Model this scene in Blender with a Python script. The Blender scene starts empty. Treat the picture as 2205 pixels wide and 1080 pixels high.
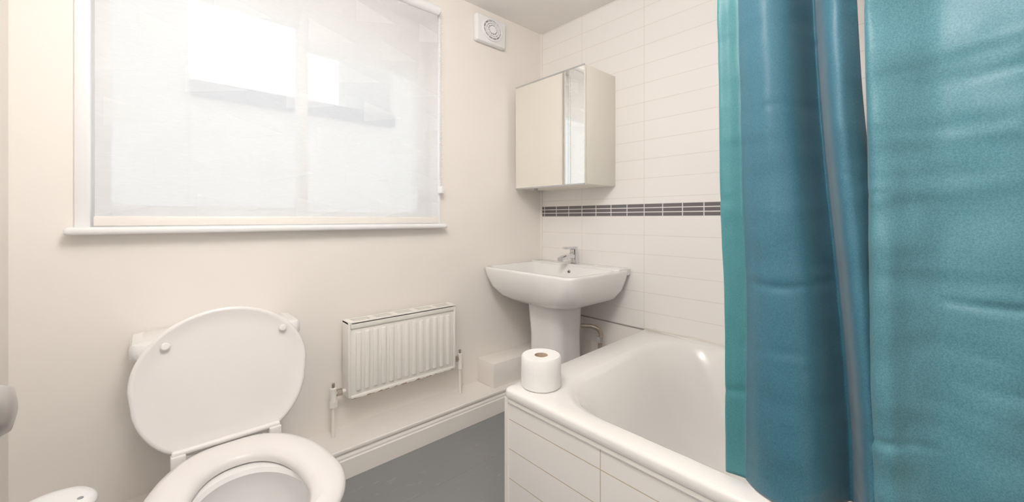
import bpy, bmesh, math, random
from mathutils import Vector, Matrix, noise
random.seed(3)
scene = bpy.context.scene
W=1.75; L=1.845; XW=-0.285; YS=-0.62; CAMH=1.005; H=2.167

# ---------------------------------------------------------------- materials
def nodes_of(name):
    m=bpy.data.materials.new(name); m.use_nodes=True
    nt=m.node_tree; b=nt.nodes['Principled BSDF']
    return m,nt,b
def N(nt,t,**kw):
    n=nt.nodes.new(t)
    for k,v in kw.items(): setattr(n,k,v)
    return n
def mat(name,col,rough=0.5,metal=0.0,var=0.03,nscale=6,bump=0.0,bscale=60,coat=0.0,spec=0.5):
    m,nt,b=nodes_of(name)
    tc=N(nt,'ShaderNodeTexCoord')
    nz=N(nt,'ShaderNodeTexNoise'); nz.inputs['Scale'].default_value=nscale; nz.inputs['Detail'].default_value=4
    nt.links.new(tc.outputs['Object'],nz.inputs['Vector'])
    r=N(nt,'ShaderNodeValToRGB')
    c=Vector(col)
    r.color_ramp.elements[0].position=0.3; r.color_ramp.elements[1].position=0.7
    r.color_ramp.elements[0].color=(*(c*(1-var)),1); r.color_ramp.elements[1].color=(*[min(1,v) for v in c*(1+var*0.5)],1)
    nt.links.new(nz.outputs['Fac'],r.inputs['Fac']); nt.links.new(r.outputs['Color'],b.inputs['Base Color'])
    b.inputs['Roughness'].default_value=rough; b.inputs['Metallic'].default_value=metal
    b.inputs['Coat Weight'].default_value=coat; b.inputs['Specular IOR Level'].default_value=spec
    if bump>0:
        n2=N(nt,'ShaderNodeTexNoise'); n2.inputs['Scale'].default_value=bscale; n2.inputs['Detail'].default_value=3
        nt.links.new(tc.outputs['Object'],n2.inputs['Vector'])
        bp=N(nt,'ShaderNodeBump'); bp.inputs['Strength'].default_value=bump; bp.inputs['Distance'].default_value=0.002
        nt.links.new(n2.outputs['Fac'],bp.inputs['Height']); nt.links.new(bp.outputs['Normal'],b.inputs['Normal'])
    return m
M_wall=mat('painted_plaster',(0.92,0.865,0.81),0.75,var=0.015,nscale=2,bump=0.1,bscale=90)
M_ceil=mat('ceiling_paint',(0.92,0.885,0.85),0.8,var=0.01)
M_trim=mat('gloss_trim',(0.92,0.87,0.82),0.35,var=0.015)
M_white=mat('white_gloss',(0.90,0.90,0.90),0.3,var=0.01)
M_cer=mat('ceramic',(0.86,0.845,0.83),0.08,var=0.01,coat=0.4)
M_tub=mat('tub_enamel',(0.88,0.855,0.825),0.14,var=0.01,coat=0.3)
M_seat=mat('toilet_seat_plastic',(0.79,0.755,0.735),0.25,var=0.01)
M_chrome=mat('chrome',(0.68,0.69,0.71),0.08,metal=1.0,var=0.01)
M_copper=mat('dull_pipe',(0.45,0.38,0.32),0.35,metal=0.8,var=0.2,nscale=30)
M_cab=mat('cabinet_cream',(0.86,0.82,0.73),0.4,var=0.01)
M_alu=mat('aluminium',(0.50,0.51,0.52),0.3,metal=0.9)
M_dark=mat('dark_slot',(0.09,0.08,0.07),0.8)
M_grey=mat('mid_grey',(0.30,0.31,0.32),0.6)
M_line=mat('tile_edge_shadow_line',(0.33,0.30,0.28),0.7)
M_paper=mat('tissue_paper',(0.90,0.88,0.86),0.95,var=0.02,nscale=40,bump=0.5,bscale=250)
M_card=mat('cardboard',(0.50,0.38,0.28),0.9)
M_seal=mat('silicone',(0.82,0.76,0.69),0.4)
M_bronze=mat('brushed_nickel',(0.42,0.385,0.365),0.4,metal=0.6)
M_door=mat('door_paint',(0.88,0.88,0.88),0.4)
M_mirror=mat('mirror_glass',(0.93,0.92,0.87),0.01,metal=1.0,var=0.0)
M_render=mat('outside_render',(0.84,0.84,0.83),0.9,var=0.06,nscale=3)
M_roof=mat('outside_slate',(0.36,0.40,0.48),0.8,var=0.1,nscale=3)

# floor: grey painted boards, scuffs
m,nt,b=nodes_of('grey_painted_boards'); M_floor=m
tc=N(nt,'ShaderNodeTexCoord')
br=N(nt,'ShaderNodeTexBrick'); br.offset=0.5
br.inputs['Scale'].default_value=1; br.inputs['Brick Width'].default_value=3.0; br.inputs['Row Height'].default_value=0.26
br.inputs['Mortar Size'].default_value=0.0012; br.inputs['Color1'].default_value=(0.195,0.20,0.205,1)
br.inputs['Color2'].default_value=(0.20,0.205,0.21,1); br.inputs['Mortar'].default_value=(0.16,0.165,0.17,1)
nt.links.new(tc.outputs['Object'],br.inputs['Vector'])
nz=N(nt,'ShaderNodeTexNoise'); nz.inputs['Scale'].default_value=14; nz.inputs['Detail'].default_value=8; nz.inputs['Roughness'].default_value=0.75
mp=N(nt,'ShaderNodeMapping'); mp.inputs['Scale'].default_value=(0.6,2.0,1); nt.links.new(tc.outputs['Object'],mp.inputs['Vector']); nt.links.new(mp.outputs['Vector'],nz.inputs['Vector'])
rp=N(nt,'ShaderNodeValToRGB'); rp.color_ramp.elements[0].position=0.58; rp.color_ramp.elements[1].position=0.74
nt.links.new(nz.outputs['Fac'],rp.inputs['Fac'])
mx=N(nt,'ShaderNodeMixRGB'); mx.inputs['Color2'].default_value=(0.33,0.33,0.33,1)
nt.links.new(rp.outputs['Color'],mx.inputs['Fac']); nt.links.new(br.outputs['Color'],mx.inputs['Color1']); nt.links.new(mx.outputs['Color'],b.inputs['Base Color'])
b.inputs['Roughness'].default_value=0.4

def tile_mat(name,y0,z0,tw,th,grout,band=None,col=(0.90,0.865,0.83)):
    m,nt,b=nodes_of(name)
    tc=N(nt,'ShaderNodeTexCoord'); sp=N(nt,'ShaderNodeSeparateXYZ'); nt.links.new(tc.outputs['Object'],sp.inputs[0])
    def brick(y0,z0,tw,th,mort,c,g,sm=0.1):
        a=N(nt,'ShaderNodeMath',operation='ADD'); a.inputs[1].default_value=-y0+40*tw
        c2=N(nt,'ShaderNodeMath',operation='ADD'); c2.inputs[1].default_value=-z0+40*th
        nt.links.new(sp.outputs['Y'],a.inputs[0]); nt.links.new(sp.outputs['Z'],c2.inputs[0])
        cb=N(nt,'ShaderNodeCombineXYZ'); nt.links.new(a.outputs[0],cb.inputs['X']); nt.links.new(c2.outputs[0],cb.inputs['Y'])
        br=N(nt,'ShaderNodeTexBrick'); br.offset=0.0; br.squash=1.0
        br.inputs['Scale'].default_value=1; br.inputs['Brick Width'].default_value=tw; br.inputs['Row Height'].default_value=th
        br.inputs['Mortar Size'].default_value=mort; br.inputs['Mortar Smooth'].default_value=sm
        br.inputs['Color1'].default_value=(*c,1); br.inputs['Color2'].default_value=(*[v*0.99 for v in c],1); br.inputs['Mortar'].default_value=(*g,1)
        nt.links.new(cb.outputs[0],br.inputs['Vector'])
        return br
    b1=brick(y0,z0,tw,th,0.0014,col,grout)
    colout=b1.outputs['Color']; fac=b1.outputs['Fac']
    if band:
        zb,zt=band
        b2=brick(y0,zb,0.0975,(zt-zb)/3,0.0022,(0.11,0.10,0.105),(0.75,0.72,0.70),0.0)
        g1=N(nt,'ShaderNodeMath',operation='GREATER_THAN'); g1.inputs[1].default_value=zb; nt.links.new(sp.outputs['Z'],g1.inputs[0])
        g2=N(nt,'ShaderNodeMath',operation='LESS_THAN'); g2.inputs[1].default_value=zt; nt.links.new(sp.outputs['Z'],g2.inputs[0])
        mu=N(nt,'ShaderNodeMath',operation='MULTIPLY'); nt.links.new(g1.outputs[0],mu.inputs[0]); nt.links.new(g2.outputs[0],mu.inputs[1])
        mx=N(nt,'ShaderNodeMixRGB'); nt.links.new(mu.outputs[0],mx.inputs['Fac']); nt.links.new(colout,mx.inputs['Color1']); nt.links.new(b2.outputs['Color'],mx.inputs['Color2'])
        colout=mx.outputs['Color']
    nt.links.new(colout,b.inputs['Base Color'])
    bp=N(nt,'ShaderNodeBump'); bp.invert=True; bp.inputs['Strength'].default_value=0.4; bp.inputs['Distance'].default_value=0.001
    nt.links.new(fac,bp.inputs['Height']); nt.links.new(bp.outputs['Normal'],b.inputs['Normal'])
    b.inputs['Roughness'].default_value=0.2
    return m
M_tile=tile_mat('white_wall_tiles',1.04,1.016,0.39,0.0955,(0.78,0.71,0.64),band=(1.016,1.080))
M_ptile=tile_mat('bath_panel_tiles',0.612,0.355,0.39,0.0955,(0.58,0.45,0.32))

# sheer roller blind fabric
m,nt,b=nodes_of('sheer_blind'); M_blind=m
nt.nodes.remove(b); out=nt.nodes['Material Output']
tc=N(nt,'ShaderNodeTexCoord'); sp=N(nt,'ShaderNodeSeparateXYZ'); nt.links.new(tc.outputs['Object'],sp.inputs[0])
def math1(op,a,bv=None,c=None):
    n=N(nt,'ShaderNodeMath',operation=op)
    for i,v in enumerate((a,bv,c)):
        if v is None: continue
        if isinstance(v,(int,float)): n.inputs[i].default_value=v
        else: nt.links.new(v,n.inputs[i])
    return n.outputs[0]
xs=math1('MULTIPLY',sp.outputs['X'],3.3)
row=math1('MULTIPLY',sp.outputs['Z'],7.0)
rowi=math1('FLOOR',row)
xs2=math1('ADD',xs,math1('MULTIPLY',rowi,0.37))
fx=math1('FRACT',xs2)
fz=math1('FRACT',row)
tri=math1('LESS_THAN',math1('ADD',fz,math1('MULTIPLY',fx,0.55)),0.62)
st=math1('MULTIPLY',math1('GREATER_THAN',fz,math1('MULTIPLY',fx,0.5)),tri)
weave=N(nt,'ShaderNodeTexNoise'); weave.inputs['Scale'].default_value=1
mp=N(nt,'ShaderNodeMapping'); mp.inputs['Scale'].default_value=(40,1,500); nt.links.new(tc.outputs['Object'],mp.inputs['Vector']); nt.links.new(mp.outputs['Vector'],weave.inputs['Vector'])
tfac=math1('ADD',math1('MULTIPLY',st,-0.10),0.36)
tfac=math1('ADD',tfac,math1('MULTIPLY',math1('SUBTRACT',weave.outputs['Fac'],0.5),0.12))
tr=N(nt,'ShaderNodeBsdfTransparent'); tl=N(nt,'ShaderNodeBsdfTranslucent'); df=N(nt,'ShaderNodeBsdfDiffuse')
tl.inputs['Color'].default_value=(0.90,0.92,0.935,1); df.inputs['Color'].default_value=(0.90,0.905,0.905,1)
m1=N(nt,'ShaderNodeMixShader'); m1.inputs[0].default_value=0.62; nt.links.new(tl.outputs[0],m1.inputs[1]); nt.links.new(df.outputs[0],m1.inputs[2])
m2=N(nt,'ShaderNodeMixShader'); nt.links.new(tfac,m2.inputs[0]); nt.links.new(m1.outputs[0],m2.inputs[1]); nt.links.new(tr.outputs[0],m2.inputs[2])
nt.links.new(m2.outputs[0],out.inputs['Surface'])

# curtain
def curtain_mat(name,c0,c1,bs=0.35):
    m,nt,b=nodes_of(name)
    tc=N(nt,'ShaderNodeTexCoord')
    n1=N(nt,'ShaderNodeTexNoise'); n1.inputs['Scale'].default_value=420; nt.links.new(tc.outputs['Object'],n1.inputs['Vector'])
    r=N(nt,'ShaderNodeValToRGB'); r.color_ramp.elements[0].color=(*c0,1); r.color_ramp.elements[1].color=(*c1,1)
    r.color_ramp.elements[0].position=0.3; r.color_ramp.elements[1].position=0.7
    nt.links.new(n1.outputs['Fac'],r.inputs['Fac']); nt.links.new(r.outputs['Color'],b.inputs['Base Color'])
    b.inputs['Roughness'].default_value=0.48; b.inputs['Sheen Weight'].default_value=0.12; b.inputs['Specular IOR Level'].default_value=0.4
    mp=N(nt,'ShaderNodeMapping'); mp.inputs['Scale'].default_value=(3,3,13); mp.inputs['Rotation'].default_value=(0.12,0,0)
    nt.links.new(tc.outputs['Object'],mp.inputs['Vector'])
    n2=N(nt,'ShaderNodeTexNoise'); n2.inputs['Scale'].default_value=1; n2.inputs['Detail'].default_value=1; n2.inputs['Distortion'].default_value=0.3
    nt.links.new(mp.outputs['Vector'],n2.inputs['Vector'])
    bp=N(nt,'ShaderNodeBump'); bp.inputs['Strength'].default_value=bs; bp.inputs['Distance'].default_value=0.02
    nt.links.new(n2.outputs['Fac'],bp.inputs['Height']); nt.links.new(bp.outputs['Normal'],b.inputs['Normal'])
    return m
M_curtL=curtain_mat('blue_teal_fabric',(0.014,0.090,0.145),(0.030,0.138,0.198))
M_curtH=curtain_mat('green_teal_fabric',(0.026,0.155,0.185),(0.042,0.210,0.235))
M_curtR=curtain_mat('teal_fabric',(0.034,0.142,0.190),(0.070,0.222,0.275),0.7)

# radiator with rust
m,nt,b=nodes_of('radiator_enamel'); M_rad=m
tc=N(nt,'ShaderNodeTexCoord'); sp=N(nt,'ShaderNodeSeparateXYZ'); nt.links.new(tc.outputs['Object'],sp.inputs[0])
nz=N(nt,'ShaderNodeTexNoise'); nz.inputs['Scale'].default_value=40; nz.inputs['Detail'].default_value=5; nt.links.new(tc.outputs['Object'],nz.inputs['Vector'])
mr=N(nt,'ShaderNodeMapRange'); mr.inputs['From Min'].default_value=0.275; mr.inputs['From Max'].default_value=0.262; mr.inputs['To Min'].default_value=-0.3; mr.inputs['To Max'].default_value=0.18
nt.links.new(sp.outputs['Z'],mr.inputs['Value'])
ad=N(nt,'ShaderNodeMath',operation='ADD'); nt.links.new(mr.outputs[0],ad.inputs[0]); nt.links.new(nz.outputs['Fac'],ad.inputs[1])
rp=N(nt,'ShaderNodeValToRGB'); rp.color_ramp.elements[0].position=0.58; rp.color_ramp.elements[1].position=0.68
rp.color_ramp.elements[0].color=(0.91,0.875,0.82,1); rp.color_ramp.elements[1].color=(0.36,0.19,0.09,1)
nt.links.new(ad.outputs[0],rp.inputs['Fac']); nt.links.new(rp.outputs['Color'],b.inputs['Base Color']); b.inputs['Roughness'].default_value=0.35

# ---------------------------------------------------------------- helpers
def link(o,parent=None):
    scene.collection.objects.link(o)
    if parent: o.parent=parent
    return o
def empty(name):
    e=bpy.data.objects.new(name,None); e.empty_display_size=0.05; return link(e)
def from_bm(name,bm,mats,parent=None,smooth=True,angle=35):
    bmesh.ops.recalc_face_normals(bm,faces=bm.faces)
    me=bpy.data.meshes.new(name); bm.to_mesh(me); bm.free()
    if not isinstance(mats,(list,tuple)): mats=[mats]
    for mm in mats: me.materials.append(mm)
    if smooth:
        for p in me.polygons: p.use_smooth=True
        me.set_sharp_from_angle(angle=math.radians(angle))
    o=bpy.data.objects.new(name,me); return link(o,parent)
def add_box(bm,x0,x1,y0,y1,z0,z1,bev=0,seg=2,mi=0):
    ret=bmesh.ops.create_cube(bm,size=1)
    vs=ret['verts']
    for v in vs:
        v.co=Vector(((x0+x1)/2+v.co.x*(x1-x0),(y0+y1)/2+v.co.y*(y1-y0),(z0+z1)/2+v.co.z*(z1-z0)))
    fs=set(f for v in vs for f in v.link_faces)
    for f in fs: f.material_index=mi
    if bev>0:
        es=list(set(e for v in vs for e in v.link_edges))
        r=bmesh.ops.bevel(bm,geom=es,offset=bev,segments=seg,affect='EDGES',profile=0.5)
        for f in r['faces']: f.material_index=mi
def box(name,x0,x1,y0,y1,z0,z1,m,parent=None,bev=0,seg=2):
    bm=bmesh.new(); add_box(bm,x0,x1,y0,y1,z0,z1,bev,seg); return from_bm(name,bm,m,parent,smooth=bev>0)
def loft(name,rings,m,parent=None,cap0=False,cap1=False,closed=False,angle=40,bm=None,mi=0):
    own=bm is None
    if own: bm=bmesh.new()
    R=[[bm.verts.new(p) for p in ring] for ring in rings]
    n=len(R[0]); rr=len(R)
    for i in range(rr if closed else rr-1):
        a=R[i]; c=R[(i+1)%rr]
        for j in range(n):
            f=bm.faces.new((a[j],a[(j+1)%n],c[(j+1)%n],c[j])); f.material_index=mi
    if cap0: f=bm.faces.new(R[0]); f.material_index=mi
    if cap1: f=bm.faces.new(R[-1]); f.material_index=mi
    if own: return from_bm(name,bm,m,parent,angle=angle)
def cyl(name,p0,p1,r,m,parent=None,n=24,r1=None,bm=None,mi=0,bev=0.0):
    p0=Vector(p0);p1=Vector(p1); d=(p1-p0); ln=d.length; d.normalize()
    up=Vector((0,0,1)) if abs(d.z)<0.9 else Vector((1,0,0))
    a=d.cross(up).normalized(); c=d.cross(a)
    r1=r if r1 is None else r1
    prof=[(0,r-bev),(bev,r),(ln-bev,r1),(ln,r1-bev)] if bev>0 else [(0,r),(ln,r1)]
    rings=[[p0+d*h+(a*math.cos(t)+c*math.sin(t))*q for t in [2*math.pi*k/n for k in range(n)]] for h,q in prof]
    return loft(name,rings,m,parent,True,True,bm=bm,mi=mi)
def tube(name,pts,r,m,parent=None):
    cu=bpy.data.curves.new(name,'CURVE'); cu.dimensions='3D'; cu.bevel_depth=r; cu.bevel_resolution=4; cu.use_fill_caps=True
    s=cu.splines.new('BEZIER'); s.bezier_points.add(len(pts)-1)
    for bp_,p in zip(s.bezier_points,pts):
        bp_.co=p; bp_.handle_left_type='AUTO'; bp_.handle_right_type='AUTO'
    cu.materials.append(m); o=bpy.data.objects.new(name,cu); return link(o,parent)
def rrect(x0,x1,y0,y1,r,z,n=10):
    pts=[]
    for cx,cy,a0 in ((x1-r,y1-r,0),(x0+r,y1-r,90),(x0+r,y0+r,180),(x1-r,y0+r,270)):
        for k in range(n+1):
            a=math.radians(a0+90*k/n); pts.append(Vector((cx+r*math.cos(a),cy+r*math.sin(a),z)))
    return pts

# ---------------------------------------------------------------- room shell
T=0.2
bm=bmesh.new()
wx0,wx1,wz0,wz1=-0.15,1.09,0.975,2.035
add_box(bm,XW-T,wx0,W,W+T,-0.1,H+0.1); add_box(bm,wx1,L+T,W,W+T,-0.1,H+0.1)
add_box(bm,wx0,wx1,W,W+T,-0.1,wz0); add_box(bm,wx0,wx1,W,W+T,wz1,H+0.1)
from_bm('wall_north',bm,M_wall,smooth=False)
box('wall_east',L,L+T,YS-T,W,-0.1,H+0.1,M_tile)
box('wall_south',XW-T,L+T,YS-T,YS,-0.1,H+0.1,M_wall)
bm=bmesh.new()
dy0,dy1,dz=-0.10,0.70,1.95
add_box(bm,XW-T,XW,dy1,W,-0.1,H+0.1); add_box(bm,XW-T,XW,YS,dy0,-0.1,H+0.1); add_box(bm,XW-T,XW,dy0,dy1,dz,H+0.1)
from_bm('wall_west',bm,M_wall,smooth=False)
box('floor',XW-T,L+T,YS-T,W+T,-0.1,0,M_floor)
box('ceiling',XW-T,L+T,YS-T,W+T,H,H+0.1,M_ceil)

# baseboard boxing along window wall
YB=1.57; ZB=0.116
prof=[(W,0),(YB,0),(YB,0.072),(YB+0.004,0.076),(YB+0.004,0.084),(YB+0.010,0.092),(YB+0.010,0.100),(YB+0.002,0.104),(YB+0.002,ZB-0.003),(YB+0.005,ZB),(W,ZB)]
rings=[[Vector((x,y,z)) for y,z in prof] for x in (XW,L)]
loft('baseboard_north',rings,M_trim,None,True,True,angle=20)
box('trim_1',1.335,L,1.61,W,ZB,0.243,M_wall,bev=0.004)
box('trim_2',L-0.008,L,W-0.008,W,0.243,H,M_trim)      # corner bead
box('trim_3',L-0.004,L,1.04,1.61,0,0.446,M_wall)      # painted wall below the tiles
box('tile_edge_shadow',L-0.007,L,1.04,W-0.010,0.446,0.451,M_line)  # dark strip coloured in as the shadow and grout line under the tiles

# ---------------------------------------------------------------- window
win=empty('window_1')
fy0,fy1=W+0.11,W+0.17
bm=bmesh.new()
add_box(bm,wx0,wx0+0.06,fy0,fy1,wz0,wz1,0.004); add_box(bm,wx1-0.06,wx1,fy0,fy1,wz0,wz1,0.004)
add_box(bm,wx0+0.06,wx1-0.06,fy0,fy1,wz1-0.08,wz1,0.004); add_box(bm,wx0+0.06,wx1-0.06,fy0,fy1,wz0,wz0+0.06,0.004)
add_box(bm,0.472,0.506,fy0-0.01,fy1,wz0+0.06,wz1-0.08,0.004)
add_box(bm,0.506,wx1-0.06,fy0,fy1,1.735,wz1-0.08,0.004)
add_box(bm,wx0+0.06,0.472,fy0,fy1,1.825,wz1-0.08,0.004)
from_bm('frame',bm,M_white,win)
bm=bmesh.new()
for a,c in ((wx0-0.012,wx0+0.022),(wx1-0.006,wx1+0.006)): add_box(bm,a,c,W-0.012,W+0.02,wz0,wz1+0.012,0.004)
add_box(bm,wx0,wx1,W-0.012,W+0.01,wz1,wz1+0.012,0.003)
from_bm('architrave',bm,M_white,win)
bm=bmesh.new(); add_box(bm,wx0-0.03,wx1+0.02,W-0.055,W+0.12,wz0-0.018,wz0+0.004,0.009,4); from_bm('sill',bm,M_white,win)
box('glass_bead',wx0+0.06,0.472,fy0+0.02,fy0+0.04,wz0+0.06,wz0+0.075,M_white,win)

bl=empty('roller_blind')
bx0,bx1=-0.118,1.066
bm=bmesh.new()
nx,nz_=60,30
V=[[bm.verts.new((bx0+(bx1-bx0)*i/nx, W-0.026+0.0015*math.sin(i*0.5), 0.992+(2.02-0.992)*j/nz_)) for i in range(nx+1)] for j in range(nz_+1)]
for j in range(nz_):
    for i in range(nx): bm.faces.new((V[j][i],V[j][i+1],V[j+1][i+1],V[j+1][i]))
from_bm('fabric',bm,M_blind,bl)
box('bottom_bar',bx0-0.003,bx1+0.003,W-0.034,W-0.020,0.982,1.012,M_trim,bl,bev=0.004)
cyl('roller',(bx0,W-0.035,2.035),(bx1,W-0.035,2.035),0.022,M_white,bl)
bm=bmesh.new()
for k in range(90):
    z=2.03-k*0.0098
    for yy in (W-0.030,W-0.050):
        bmesh.ops.create_icosphere(bm,subdivisions=1,radius=0.0032,matrix=Matrix.Translation((bx1+0.014,yy,z)))
from_bm('bead_chain',bm,M_white,bl)
box('chain_cleat',bx1+0.006,bx1+0.022,W-0.055,W-0.012,1.13,1.165,M_white,bl,bev=0.003)

# ---------------------------------------------------------------- outside
def house(name,x0,x1,y,z1,roof=True):
    e=empty(name)
    box('facade',x0,x1,y,y+2,-3,z1-0.28 if roof else z1,M_render,e)
    if roof:
        box('gutter',x0,x1,y-0.10,y,z1-0.40,z1-0.25,M_roof,e,bev=0.02)
        bm=bmesh.new()
        pr=[(y-0.06,z1-0.26),(y+1.0,z1),(y+2,z1-0.26)]
        loft('roof',[[Vector((x,a,c)) for a,c in pr] for x in (x0,x1)],M_roof,e,True,True,bm=bm); from_bm('roof',bm,M_roof,e,smooth=False)
    return e
house('terraced_house',0.3,2.4,5.0,2.60)
house('terraced_house.001',-3.0,0.299,5.02,5.0,False)
house('terraced_house.002',2.401,6.0,5.02,4.6,False)

# ---------------------------------------------------------------- radiator
rad=empty('radiator')
rx0,rx1,rz0,rz1=0.604,1.130,0.258,0.580
ry0,ry1=1.655,1.725
bm=bmesh.new()
add_box(bm,rx0+0.010,rx1-0.010,ry0+0.008,ry0+0.016,rz0+0.004,rz1-0.004,0.003)
nr=13; pitch=(rx1-rx0-0.05)/nr
for i in range(nr):
    cx=rx0+0.025+pitch*(i+0.5)
    add_box(bm,cx-pitch*0.30,cx+pitch*0.30,ry0-0.001,ry0+0.012,rz0+0.032,rz1-0.045,0.006,3)
add_box(bm,rx0+0.012,rx1-0.012,ry0+0.001,ry0+0.014,rz0+0.002,rz0+0.016,0.004)
add_box(bm,rx0+0.010,rx1-0.010,ry0+0.001,ry0+0.014,rz1-0.030,rz1-0.002,0.004)
add_box(bm,rx0+0.012,rx1-0.012,ry1-0.014,ry1-0.004,rz0+0.004,rz1-0.012,0.003)
from_bm('panel',bm,M_rad,rad)
bm=bmesh.new()
add_box(bm,rx0,rx0+0.010,ry0+0.002,ry1,rz0+0.01,rz1,0.003); add_box(bm,rx1-0.010,rx1,ry0+0.002,ry1,rz0+0.01,rz1,0.003)
add_box(bm,rx0,rx1,ry0+0.001,ry0+0.016,rz1-0.012,rz1,0.002); add_box(bm,rx0,rx1,ry1-0.008,ry1,rz1-0.012,rz1,0.002)
for k in range(1,3):
    yy=ry0+0.016+(ry1-ry0-0.024)*k/3
    add_box(bm,rx0+0.008,rx1-0.008,yy-0.003,yy+0.003,rz1-0.006,rz1-0.001)
for k in range(0,6):
    xx=rx0+0.012+(rx1-rx0-0.024)*k/5
    add_box(bm,xx-0.012,xx+0.012,ry0+0.008,ry1-0.006,rz1-0.009,rz1-0.0005)
from_bm('casing',bm,M_rad,rad)
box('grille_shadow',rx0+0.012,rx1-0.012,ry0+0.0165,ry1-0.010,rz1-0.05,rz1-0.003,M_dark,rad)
bm=bmesh.new()
for x in (rx0+0.08,rx1-0.08): add_box(bm,x-0.012,x+0.012,ry1-0.004,W,rz0+0.05,rz1-0.05,0.002)
from_bm('brackets',bm,M_rad,rad)
yp=1.69
def valve(x,s):
    bm=bmesh.new()
    cyl('',(x+s*0.048,yp,rz0+0.035),(x-s*0.004,yp,rz0+0.035),0.008,None,bm=bm,bev=0.001)
    cyl('',(x+s*0.034,yp,rz0+0.035),(x+s*0.014,yp,rz0+0.035),0.014,None,bm=bm,n=6,mi=1)
    cyl('',(x+s*0.048,yp,rz0+0.000),(x+s*0.048,yp,rz0+0.060),0.013,None,bm=bm,bev=0.002)
    cyl('',(x+s*0.048,yp,rz0+0.060),(x+s*0.048,yp,rz0+0.078),0.006,None,bm=bm,bev=0.001,mi=1)
    cyl('',(x+s*0.048,yp,rz0-0.018),(x+s*0.048,yp,rz0+0.006),0.016,None,bm=bm,n=6,mi=0)
    cyl('',(x+s*0.048,yp,ZB-0.002),(x+s*0.048,yp,rz0-0.01),0.0075,None,bm=bm)
    from_bm('valve',bm,[M_trim,M_copper],rad)
valve(rx0,-1); valve(rx1,1)

# ---------------------------------------------------------------- toilet
toi=empty('toilet'); CX=0.160
def egg(cy,front,back,hw,z,taper=0.25,nb=2.5,n=64,cx=CX):
    pts=[]
    for k in range(n):
        t=2*math.pi*k/n; c,s=math.cos(t),math.sin(t)
        if s<0: x=hw*c; y=cy+front*s
        else:
            x=hw*math.copysign(abs(c)**(2/nb),c); q=abs(s)**(2/nb); y=cy+back*q; x*=1-taper*q*q
        pts.append(Vector((cx+x,y,z)))
    return pts
rings=[egg(1.12,0.17,0.24,0.115,0.0,0.1),egg(1.12,0.165,0.24,0.110,0.05,0.1),egg(1.12,0.15,0.24,0.105,0.15,0.1),egg(1.08,0.17,0.28,0.125,0.24,0.1),
       egg(1.03,0.205,0.33,0.160,0.32,0.2),egg(1.01,0.212,0.36,0.175,0.365,0.2),egg(1.01,0.210,0.36,0.173,0.385,0.2),egg(1.01,0.202,0.35,0.165,0.392,0.2),
       egg(0.985,0.150,0.175,0.118,0.392,0.1,2.2),egg(0.985,0.145,0.170,0.113,0.382,0.1,2.2),egg(0.99,0.155,0.175,0.12,0.35,0.1,2.2),egg(1.0,0.13,0.15,0.10,0.28,0.1,2),egg(1.03,0.09,0.10,0.07,0.21,0.1,2),egg(1.05,0.05,0.06,0.04,0.17,0.1,2)]
loft('pan',rings,M_cer,toi,True,True)
bm=bmesh.new(); bm.faces.new([bm.verts.new(p) for p in egg(1.03,0.085,0.10,0.068,0.215,0.1,2)])
m_w,nt,b=nodes_of('water'); b.inputs['Base Color'].default_value=(0.6,0.65,0.66,1); b.inputs['Roughness'].default_value=0.02
from_bm('water',bm,m_w,toi)
zs=0.396
def so(off,z): return egg(1.005,0.205+off,0.282+off,0.186+off,z,0.30,3.4)
def si(off,z): return egg(0.985,0.142-off,0.198-off,0.105-off,z,0.05,2.3)
rings=[so(-0.006,zs),so(0,zs+0.005),so(0,zs+0.013),so(-0.006,zs+0.021),so(-0.020,zs+0.026),so(-0.04,zs+0.027),
       si(-0.022,zs+0.025),si(-0.008,zs+0.020),si(0,zs+0.010),si(-0.002,zs)]
loft('seat',rings,M_seat,toi,closed=True,angle=60)
piv=Vector((CX,1.292,0.404)); tilt=math.radians(11)
def lidring(off,d,n=96):
    pts=[]
    for k in range(n):
        t=2*math.pi*k/n; c,s=math.cos(t),math.sin(t)
        hw=0.198+off
        if s>0: x=hw*c; v=0.187+(0.174+off)*s
        else:
            q=abs(s)**(2/5.0); x=hw*math.copysign(abs(c)**(2/5.0),c)*(1-0.33*q**2.0); v=0.187-(0.187+off)*q
        y=v*math.sin(tilt)+d*math.cos(tilt); z=v*math.cos(tilt)-d*math.sin(tilt)
        pts.append(piv+Vector((x,y,z)))
    return pts
def lidpt(x,v,d): return piv+Vector((x,v*math.sin(tilt)+d*math.cos(tilt),v*math.cos(tilt)-d*math.sin(tilt)))
rings=[lidring(-0.05,0.004),lidring(-0.018,0.004),lidring(-0.010,0.0),lidring(-0.003,0.0),lidring(0,0.004),lidring(-0.001,0.012),lidring(-0.008,0.018),lidring(-0.03,0.021),lidring(-0.10,0.023)]
loft('lid',rings,M_seat,toi,True,True,angle=60)
bm=bmesh.new()
for x in (-0.128,0.137):
    cyl('',lidpt(x,0.280,0.006),lidpt(x,0.280,-0.008),0.010,None,bm=bm,bev=0.003)
from_bm('bumpers',bm,M_seat,toi)
bm=bmesh.new()
cyl('',(CX-0.118,1.292,0.422),(CX+0.118,1.292,0.422),0.008,None,bm=bm,bev=0.002)
add_box(bm,CX-0.12,CX-0.09,1.275,1.31,0.385,0.420,0.003); add_box(bm,CX+0.09,CX+0.12,1.275,1.31,0.385,0.420,0.003)
from_bm('hinge',bm,M_seat,toi)
c0,c1=-0.025,0.385
rings=[rrect(c0+0.03,c1-0.03,1.60,W-0.005,0.03,0.36),rrect(c0+0.01,c1-0.01,1.578,W-0.005,0.035,0.375),rrect(c0,c1,1.565,W-0.005,0.035,0.50),rrect(c0,c1,1.56,W-0.005,0.035,0.605)]
loft('cistern',rings,M_cer,toi,True,True)
zl=-0.012
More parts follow.
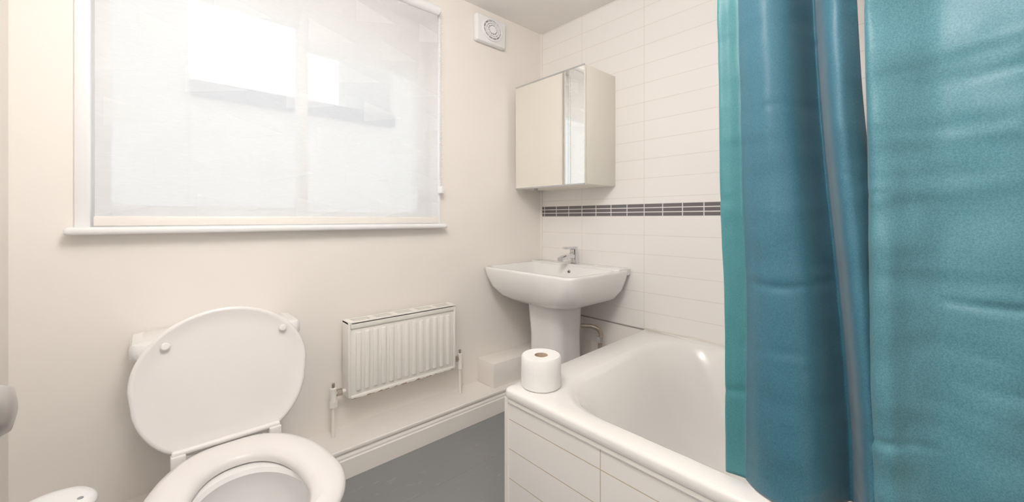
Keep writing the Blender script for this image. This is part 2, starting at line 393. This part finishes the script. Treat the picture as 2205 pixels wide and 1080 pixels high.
rings=[rrect(c0-0.012,c1+0.014,1.548,W-0.004,0.03,0.612+zl),rrect(c0-0.016,c1+0.018,1.544,W-0.003,0.034,0.618+zl),rrect(c0-0.016,c1+0.018,1.544,W-0.003,0.034,0.645+zl),rrect(c0-0.010,c1+0.012,1.550,W-0.008,0.03,0.655+zl),rrect(c0+0.01,c1-0.01,1.57,W-0.02,0.02,0.658+zl)]
loft('cistern_lid',rings,M_cer,toi,True,True)
cyl('flush_button',(CX+0.02,1.66,0.643),(CX+0.02,1.66,0.650),0.022,M_chrome,toi,bev=0.002)
bm=bmesh.new(); add_box(bm,CX-0.10,CX+0.10,1.34,1.62,0.26,0.375,0.02,3); from_bm('pan_shelf',bm,M_cer,toi)
cyl('waste_pipe',(CX,1.33,0.17),(CX,YB+0.001,0.10),0.05,M_white,toi)

# ---------------------------------------------------------------- brush holder by the toilet
bn=empty('toilet_brush_holder'); bxx,byy=-0.148,1.25
def circ(r,z,n=40): return [Vector((bxx+r*math.cos(2*math.pi*k/n),byy+r*math.sin(2*math.pi*k/n),z)) for k in range(n)]
loft('pot',[circ(0.052,0),circ(0.056,0.004),circ(0.060,0.2),circ(0.063,0.393),circ(0.062,0.400)],M_white,bn,True,True)
loft('lid',[circ(0.065,0.394),circ(0.068,0.399),circ(0.067,0.406),circ(0.059,0.414),circ(0.045,0.417),circ(0.028,0.416)],M_white,bn,True,True)
bm=bmesh.new()
for k in range(16):
    a=2*math.pi*k/16; c_,s_=math.cos(a),math.sin(a)
    cyl('',(bxx+0.060*c_,byy+0.060*s_,0.350),(bxx+0.0635*c_,byy+0.0635*s_,0.351),0.006,None,bm=bm,n=10)
    cyl('',(bxx+0.060*c_,byy+0.060*s_,0.375),(bxx+0.0642*c_,byy+0.0642*s_,0.376),0.006,None,bm=bm,n=10)
for k in range(5):
    a=math.radians(-20-35*k)
    cyl('',(bxx+0.045*math.cos(a),byy+0.045*math.sin(a),0.414),(bxx+0.045*math.cos(a),byy+0.045*math.sin(a),0.4178),0.005,None,bm=bm,n=12)
from_bm('vent_holes',bm,M_grey,bn)

# ---------------------------------------------------------------- basin
ba=empty('pedestal_basin')
by0,by1,bxf,bxb=1.105,1.747,1.355,L-0.002
zt=0.742
rings=[rrect(1.49,bxb,1.27,1.59,0.08,0.560,12),rrect(1.45,bxb,1.225,1.63,0.10,0.565,12),rrect(1.405,bxb,1.16,1.70,0.10,0.595,12),rrect(1.375,bxb,1.125,1.732,0.09,0.640,12),
       rrect(1.362,bxb,1.112,1.742,0.07,0.690,12),rrect(bxf,bxb,by0,by1,0.06,zt-0.012,12),rrect(bxf+0.001,bxb,by0+0.001,by1-0.001,0.06,zt-0.004,12),rrect(bxf+0.006,bxb,by0+0.006,by1-0.006,0.055,zt,12),
       rrect(bxf+0.020,bxb-0.100,by0+0.025,by1-0.025,0.055,zt,12),rrect(bxf+0.026,bxb-0.106,by0+0.032,by1-0.032,0.055,zt-0.006,12),
       rrect(bxf+0.05,bxb-0.118,by0+0.065,by1-0.065,0.07,zt-0.06,12),rrect(bxf+0.09,bxb-0.135,by0+0.12,by1-0.12,0.07,zt-0.115,12),rrect(bxf+0.13,bxb-0.17,by0+0.2,by1-0.2,0.05,zt-0.125,12)]
loft('bowl',rings,M_cer,ba,True,True,angle=50)
bm=bmesh.new(); add_box(bm,bxb-0.10,bxb,by0+0.01,by1-0.01,zt-0.03,zt+0.008,0.006,3); from_bm('tap_ledge',bm,M_cer,ba)
rings=[rrect(1.505,1.72,1.315,1.545,0.05,0.0,8),rrect(1.505,1.72,1.315,1.545,0.05,0.02,8),rrect(1.512,1.72,1.320,1.540,0.05,0.05,8),rrect(1.512,1.72,1.320,1.540,0.05,0.40,8),rrect(1.500,1.72,1.310,1.550,0.05,0.575,8)]
loft('pedestal',rings,M_cer,ba,True,True)
cyl('overflow',(bxb-0.1155,1.43,zt-0.035),(bxb-0.109,1.43,zt-0.030),0.010,M_chrome,ba)
cyl('overflow_hole',(bxb-0.118,1.43,zt-0.035),(bxb-0.111,1.43,zt-0.030),0.006,M_dark,ba)
cyl('plug_waste',(1.59,1.43,zt-0.127),(1.59,1.43,zt-0.121),0.022,M_chrome,ba)
bm=bmesh.new()
tx,ty=1.775,1.435; z0=zt+0.006
cyl('',(tx,ty,z0),(tx,ty,z0+0.008),0.028,None,bm=bm,bev=0.002)
cyl('',(tx,ty,z0+0.006),(tx,ty,z0+0.068),0.023,None,bm=bm,bev=0.003)
rg=[]
for f,z,hh,hw in ((0.0,0.045,0.016,0.019),(0.04,0.047,0.014,0.018),(0.085,0.042,0.012,0.017),(0.118,0.034,0.010,0.016)):
    rg.append([Vector((tx-f,ty+a*hw,z0+z+c*hh)) for a,c in ((-1,-0.6),(-0.7,-1),(0.7,-1),(1,-0.6),(1,0.6),(0.7,1),(-0.7,1),(-1,0.6))])
loft('',rg,None,None,True,True,bm=bm)
cyl('',(tx-0.108,ty,z0+0.035),(tx-0.108,ty,z0+0.018),0.012,None,bm=bm,bev=0.001)
cyl('',(tx,ty,z0+0.066),(tx,ty,z0+0.086),0.021,None,bm=bm,bev=0.003)
add_box(bm,tx-0.080,tx+0.020,ty-0.015,ty+0.015,z0+0.088,z0+0.099,0.003)
add_box(bm,tx-0.012,tx+0.012,ty-0.012,ty+0.012,z0+0.08,z0+0.092)
from_bm('mixer_tap',bm,M_chrome,ba)
tube('trap_pipe',[(1.71,1.33,0.435),(1.745,1.262,0.430),(1.757,1.243,0.410),(1.757,1.243,0.33),(1.757,1.243,0.0)],0.011,M_copper,ba)
cyl('pipe_nut',(1.757,1.243,0.355),(1.757,1.243,0.385),0.018,M_chrome,ba,n=6)

# ---------------------------------------------------------------- mirror cabinet
ca=empty('mirror_cabinet')
cy0,cy1,cz0,cz1,cxf=1.207,1.700,1.172,1.762,1.576
box('body',cxf+0.020,L-0.001,cy0,cy1,cz0+0.004,cz1,M_cab,ca,bev=0.002)
box('door_board',cxf+0.004,cxf+0.018,cy0,cy1,cz0,cz1,M_cab,ca,bev=0.001)
box('mirror',cxf,cxf+0.004,cy0+0.001,cy1-0.001,cz0+0.006,cz1-0.006,M_mirror,ca)
box('top_edge',cxf-0.002,cxf+0.006,cy0,cy1,cz1-0.007,cz1,M_alu,ca)
box('bottom_edge',cxf-0.002,cxf+0.006,cy0,cy1,cz0,cz0+0.007,M_alu,ca)
box('latch',cxf+0.03,cxf+0.06,1.58,1.61,cz0-0.008,cz0+0.004,M_alu,ca)

# ---------------------------------------------------------------- extractor fan
fa=empty('extractor_fan')
box('housing',1.305,1.512,W-0.038,W,1.970,2.118,M_white,fa,bev=0.012,seg=4)
fcx,fcz=1.408,2.045
def fr(rx,rz,y,n=40): return [Vector((fcx+rx*math.cos(2*math.pi*k/n),y,fcz+rz*math.sin(2*math.pi*k/n))) for k in range(n)]
yf=W-0.038
loft('ring',[fr(0.072,0.060,yf+0.002),fr(0.072,0.060,yf-0.008),fr(0.064,0.053,yf-0.010),fr(0.060,0.050,yf-0.002)],M_white,fa)
loft('recess',[fr(0.061,0.051,yf-0.003),fr(0.061,0.051,yf-0.001)],M_grey,fa,True,True)
for i,(a,c) in enumerate(((0.052,0.043),(0.040,0.033),)):
    loft('grille_%d'%i,[fr(a,c,yf-0.002),fr(a,c,yf-0.009),fr(a-0.007,c-0.006,yf-0.009),fr(a-0.007,c-0.006,yf-0.002)],M_white,fa)
loft('hub',[fr(0.024,0.020,yf-0.002),fr(0.024,0.020,yf-0.011),fr(0.018,0.015,yf-0.013)],M_white,fa,True,True)
bm=bmesh.new()
for k in range(6):
    a=math.pi*k/6
    d=Vector((math.cos(a),0,math.sin(a)))
    cyl('',Vector((fcx,yf-0.006,fcz))-Vector((d.x*0.060,0,d.z*0.050)),Vector((fcx,yf-0.006,fcz))+Vector((d.x*0.060,0,d.z*0.050)),0.0022,None,bm=bm,n=8)
from_bm('spokes',bm,M_white,fa)

# ---------------------------------------------------------------- bathtub
tub=empty('bathtub'); ZT=0.455; LEN=1.02+0.58
def tp(a,bb,z):
    f=Vector((0.858,0.985-bb,z)); k=Vector((L-0.001,1.035-bb,z)); return f.lerp(k,a)
WD=L-0.858
def tring(f,k,e,g,r,z,n=14):
    return [tp(p.x/WD,p.y,z) for p in rrect(f,WD-k,e,LEN-g,r,z,n)]
rings=[tring(0.020,0,0.020,0.01,0.018,ZT-0.034),tring(0.004,0,0.004,0.01,0.018,ZT-0.034),tring(0,0,0,0.01,0.02,ZT-0.028),tring(0,0,0,0.01,0.02,ZT-0.010),tring(0.003,0,0.003,0.01,0.02,ZT-0.003),tring(0.010,0.001,0.010,0.01,0.02,ZT),
       tring(0.058,0.055,0.112,0.08,0.20,ZT+0.001),tring(0.070,0.064,0.128,0.09,0.21,ZT-0.004),tring(0.080,0.074,0.145,0.10,0.21,ZT-0.020),tring(0.095,0.09,0.20,0.12,0.21,ZT-0.08),
       tring(0.115,0.11,0.25,0.14,0.20,ZT-0.20),tring(0.14,0.135,0.32,0.16,0.19,ZT-0.30),tring(0.18,0.175,0.39,0.20,0.17,ZT-0.355),tring(0.25,0.245,0.48,0.26,0.13,ZT-0.372)]
loft('shell',rings,M_tub,tub,False,True,angle=60)
def hexa(bm,pts):
    v=[bm.verts.new(p) for p in pts]
    for q in ((0,1,2,3),(7,6,5,4),(0,4,5,1),(1,5,6,2),(2,6,7,3),(3,7,4,0)): bm.faces.new([v[i] for i in q])
bm=bmesh.new()
hexa(bm,[(0.866,0.977,0),(0.886,0.977,0),(0.886,YS+0.001,0),(0.866,YS+0.001,0),(0.866,0.977,ZT-0.032),(0.886,0.977,ZT-0.032),(0.886,YS+0.001,ZT-0.032),(0.866,YS+0.001,ZT-0.032)])
from_bm('side_panel',bm,M_ptile,tub,smooth=False)
bm=bmesh.new()
hexa(bm,[(0.887,0.978,0),(L-0.002,1.028,0),(L-0.002,1.008,0),(0.887,0.958,0),(0.887,0.978,ZT-0.032),(L-0.002,1.028,ZT-0.032),(L-0.002,1.008,ZT-0.032),(0.887,0.958,ZT-0.032)])
from_bm('end_panel',bm,M_wall,tub,smooth=False)
box('panel_corner_bead',0.860,0.887,0.966,0.981,0,ZT-0.032,M_trim,tub)
box('panel_top_bead',0.861,0.869,YS+0.001,0.965,ZT-0.044,ZT-0.032,M_trim,tub)
bm=bmesh.new(); add_box(bm,L-0.008,L-0.001,YS+0.001,1.036,ZT-0.002,ZT+0.006,0.002); from_bm('sealant',bm,M_seal,tub)

# ---------------------------------------------------------------- toilet roll
tr_=empty('toilet_roll'); ox,oy,oz=0.958,0.910,ZT+0.0015
def rc(r,z,n=48,wob=0): return [Vector((ox+(r+wob*math.sin(3*2*math.pi*k/n))*math.cos(2*math.pi*k/n),oy+(r+wob*math.sin(3*2*math.pi*k/n))*math.sin(2*math.pi*k/n),oz+z)) for k in range(n)]
loft('paper',[rc(0.022,0.0),rc(0.061,0.0),rc(0.065,0.004),rc(0.066,0.03),rc(0.065,0.06,wob=0.0006),rc(0.065,0.096),rc(0.061,0.101),rc(0.040,0.1005),rc(0.022,0.099)],M_paper,tr_)
loft('core',[rc(0.0222,0.0),rc(0.0222,0.0995),rc(0.0206,0.0995),rc(0.0206,0.0)],M_card,tr_,closed=True)
loft('core_inside',[rc(0.0205,0.06),rc(0.0205,0.062)],M_card,tr_,True,True)

# ---------------------------------------------------------------- shower curtain
cu=empty('shower_curtain')
SX=-0.062     # hangs just over the inner edge of the rim
def crom(P,t):
    n=len(P)-1; f=t*n; i=min(int(f),n-1); u=f-i
    p=[P[max(i-1,0)],P[i],P[i+1],P[min(i+2,n)]]
    return tuple(0.5*((2*p[1][k])+(-p[0][k]+p[2][k])*u+(2*p[0][k]-5*p[1][k]+4*p[2][k]-p[3][k])*u*u+(-p[0][k]+3*p[1][k]-3*p[2][k]+p[3][k])*u**3) for k in (0,1))
def sheet(name,Ptop,Pbot,nu,nv,ztop,zbot,seed,mats,split=None,cre=1.0):
    bm=bmesh.new(); G=[]
    for j in range(nv+1):
        z=zbot+(ztop-zbot)*j/nv; row=[]
        w=max(0,min(1,(z-0.45)/1.1)); w=w*w*(3-2*w)
        P=[(a[0]*(1-w)+c[0]*w,a[1]*(1-w)+c[1]*w) for a,c in zip(Pbot,Ptop)]
        for i in range(nu+1):
            s=i/nu
            y,x=crom(P,s)
            for zc,am,ph in ((0.62,0.003,0.3),(0.755,0.002,1.9),(0.88,0.004,2.2),(1.06,0.003,4.0),(1.20,0.002,5.1),(1.36,0.003,1.2)):
                dz=z-zc-0.016*math.sin(s*6+ph)-0.02*s
                a=cre*am*max(0,math.sin(s*8+ph*2))
                x+=a*math.exp(-(dz/0.007)**2)
            x+=0.009*(noise.noise(Vector((s*4+seed,z*3.5,0.3*seed))))
            x+=0.0024*cre*(noise.noise(Vector((s*10+seed,z*16,1+seed))))
            y+=0.004*(noise.noise(Vector((s*2+seed*2,z*3.0,0.7*seed))))
            row.append(bm.verts.new((x+SX,y*0.943,z)))
        G.append(row)
    for j in range(nv):
        for i in range(nu):
            f=bm.faces.new((G[j][i],G[j][i+1],G[j+1][i+1],G[j+1][i]))
            f.material_index=1 if (split is not None and i/nu<split) else 0
    o=from_bm(name,bm,mats,cu,angle=80)
    md=o.modifiers.new('thick','SOLIDIFY'); md.thickness=0.0012
    return o
ZTOP,ZBOT=2.04,0.4585
LT=[(0.374,1.020),(0.368,0.990),(0.347,0.992),(0.324,1.000),(0.318,0.985),(0.290,0.965),(0.255,0.955),(0.228,0.985),(0.210,1.050),(0.200,1.062),(0.188,1.020),(0.170,0.970),(0.150,0.960),(0.134,0.985),(0.124,1.000)]
LB=[(0.352,1.010),(0.348,0.985),(0.330,0.985),(0.310,0.990),(0.302,0.985),(0.270,0.965),(0.225,0.955),(0.180,0.970),(0.150,1.040),(0.138,1.065),(0.126,1.040),(0.108,0.975),(0.092,0.960),(0.078,0.985),(0.066,1.010)]
RT=[(0.107,0.990),(0.102,0.965),(0.085,0.965),(0.050,0.985),(0.010,1.005),(-0.04,1.000),(-0.09,0.985),(-0.15,0.99),(-0.20,1.04),(-0.25,0.97),(-0.31,1.04),(-0.37,0.96),(-0.43,1.04),(-0.50,0.97),(-0.57,1.02)]
RB=[(0.104,1.010),(0.094,0.970),(0.070,0.955),(0.045,0.975),(0.010,0.990),(-0.03,0.975),(-0.08,0.985),(-0.14,1.01),(-0.20,1.04),(-0.25,0.97),(-0.31,1.04),(-0.37,0.96),(-0.43,1.04),(-0.50,0.97),(-0.57,1.02)]
sheet('left_drop',LT,LB,180,240,ZTOP,ZBOT,1.3,[M_curtL,M_curtH],split=3.35/14)
sheet('right_drop',RT,RB,200,240,ZTOP,ZBOT,4.1,[M_curtR],cre=1.9)
RX=1.0+SX
cyl('rail',(RX,YS,2.055),(RX,0.50,2.055),0.011,M_chrome,cu)
cyl('rail_drop',(RX,0.49,2.055),(RX,0.49,H),0.008,M_chrome,cu)
bm=bmesh.new()
for k in range(12):
    y=0.32-k*0.075
    a=[Vector((RX+0.022*math.cos(t),y,2.050+0.022*math.sin(t))) for t in [2*math.pi*q/16 for q in range(16)]]
    for q in range(16): cyl('',a[q],a[(q+1)%16],0.002,None,bm=bm,n=6)
from_bm('rings',bm,M_white,cu)

# ---------------------------------------------------------------- door with knob (left)
do=empty('door_1')
bm=bmesh.new(); add_box(bm,XW-0.03,XW+0.012,dy0+0.002,dy1-0.002,0.004,dz-0.004,0.002)
from_bm('leaf',bm,M_door,do)
bm=bmesh.new()
for (a,c) in ((0.15,0.80),(1.0,1.80)):
    for (p,q) in ((dy0+0.1,(dy0+dy1)/2-0.04),((dy0+dy1)/2+0.04,dy1-0.1)):
        add_box(bm,XW+0.008,XW+0.016,p,q,a,c,0.004)
from_bm('raised_panels',bm,M_door,do)
ky,kz=0.632,0.815
cyl('rose',(XW+0.012,ky,kz),(XW+0.020,ky,kz),0.028,M_bronze,do,bev=0.002)
cyl('spindle',(XW+0.018,ky,kz),(-0.135,ky,kz),0.009,M_bronze,do)
def kr(r,x,n=32): return [Vector((x,ky+r*math.cos(2*math.pi*k/n),kz+r*math.sin(2*math.pi*k/n))) for k in range(n)]
loft('knob',[kr(0.010,-0.145),kr(0.022,-0.138),kr(0.027,-0.125),kr(0.027,-0.112),kr(0.021,-0.101),kr(0.008,-0.098)],M_bronze,do,True,True,angle=60)

# ---------------------------------------------------------------- unseen glowing globe, added to fill the room with light
la=empty('added_fill_globe'); lx,ly,lz=0.22,0.42,1.92
def lc(r,z,n=40): return [Vector((lx+r*math.cos(2*math.pi*k/n),ly+r*math.sin(2*math.pi*k/n),z)) for k in range(n)]
loft('base',[lc(0.05,H),lc(0.05,H-0.02),lc(0.012,H-0.03),lc(0.012,lz+0.15)],M_white,la,True,True)
m_e,nt,b=nodes_of('fill_globe_glow'); b.inputs['Base Color'].default_value=(1,1,1,1); b.inputs['Emission Color'].default_value=(1,0.955,0.91,1); b.inputs['Emission Strength'].default_value=28
rg=[lc(0.17*math.sin(math.pi*k/20),lz+0.17*math.cos(math.pi*k/20)) for k in range(1,20)]
loft('globe',rg,m_e,la,True,True,angle=80)

# daylight
w=bpy.data.worlds.new('World'); scene.world=w; w.use_nodes=True
bg=w.node_tree.nodes['Background']; bg.inputs['Color'].default_value=(0.93,0.97,1.0,1); bg.inputs['Strength'].default_value=1.22
# ---------------------------------------------------------------- camera
cam=bpy.data.cameras.new('Camera'); co=bpy.data.objects.new('Camera',cam); link(co)
az=math.radians(47.7)
co.location=(0,0,CAMH); co.rotation_euler=(math.radians(90),0,az-math.pi/2)
cam.sensor_width=36; cam.lens=861/2205*36; cam.shift_y=-70/2205; cam.clip_start=0.02
scene.camera=co
scene.view_settings.view_transform='Standard'; scene.view_settings.exposure=0.0; scene.view_settings.gamma=1.18
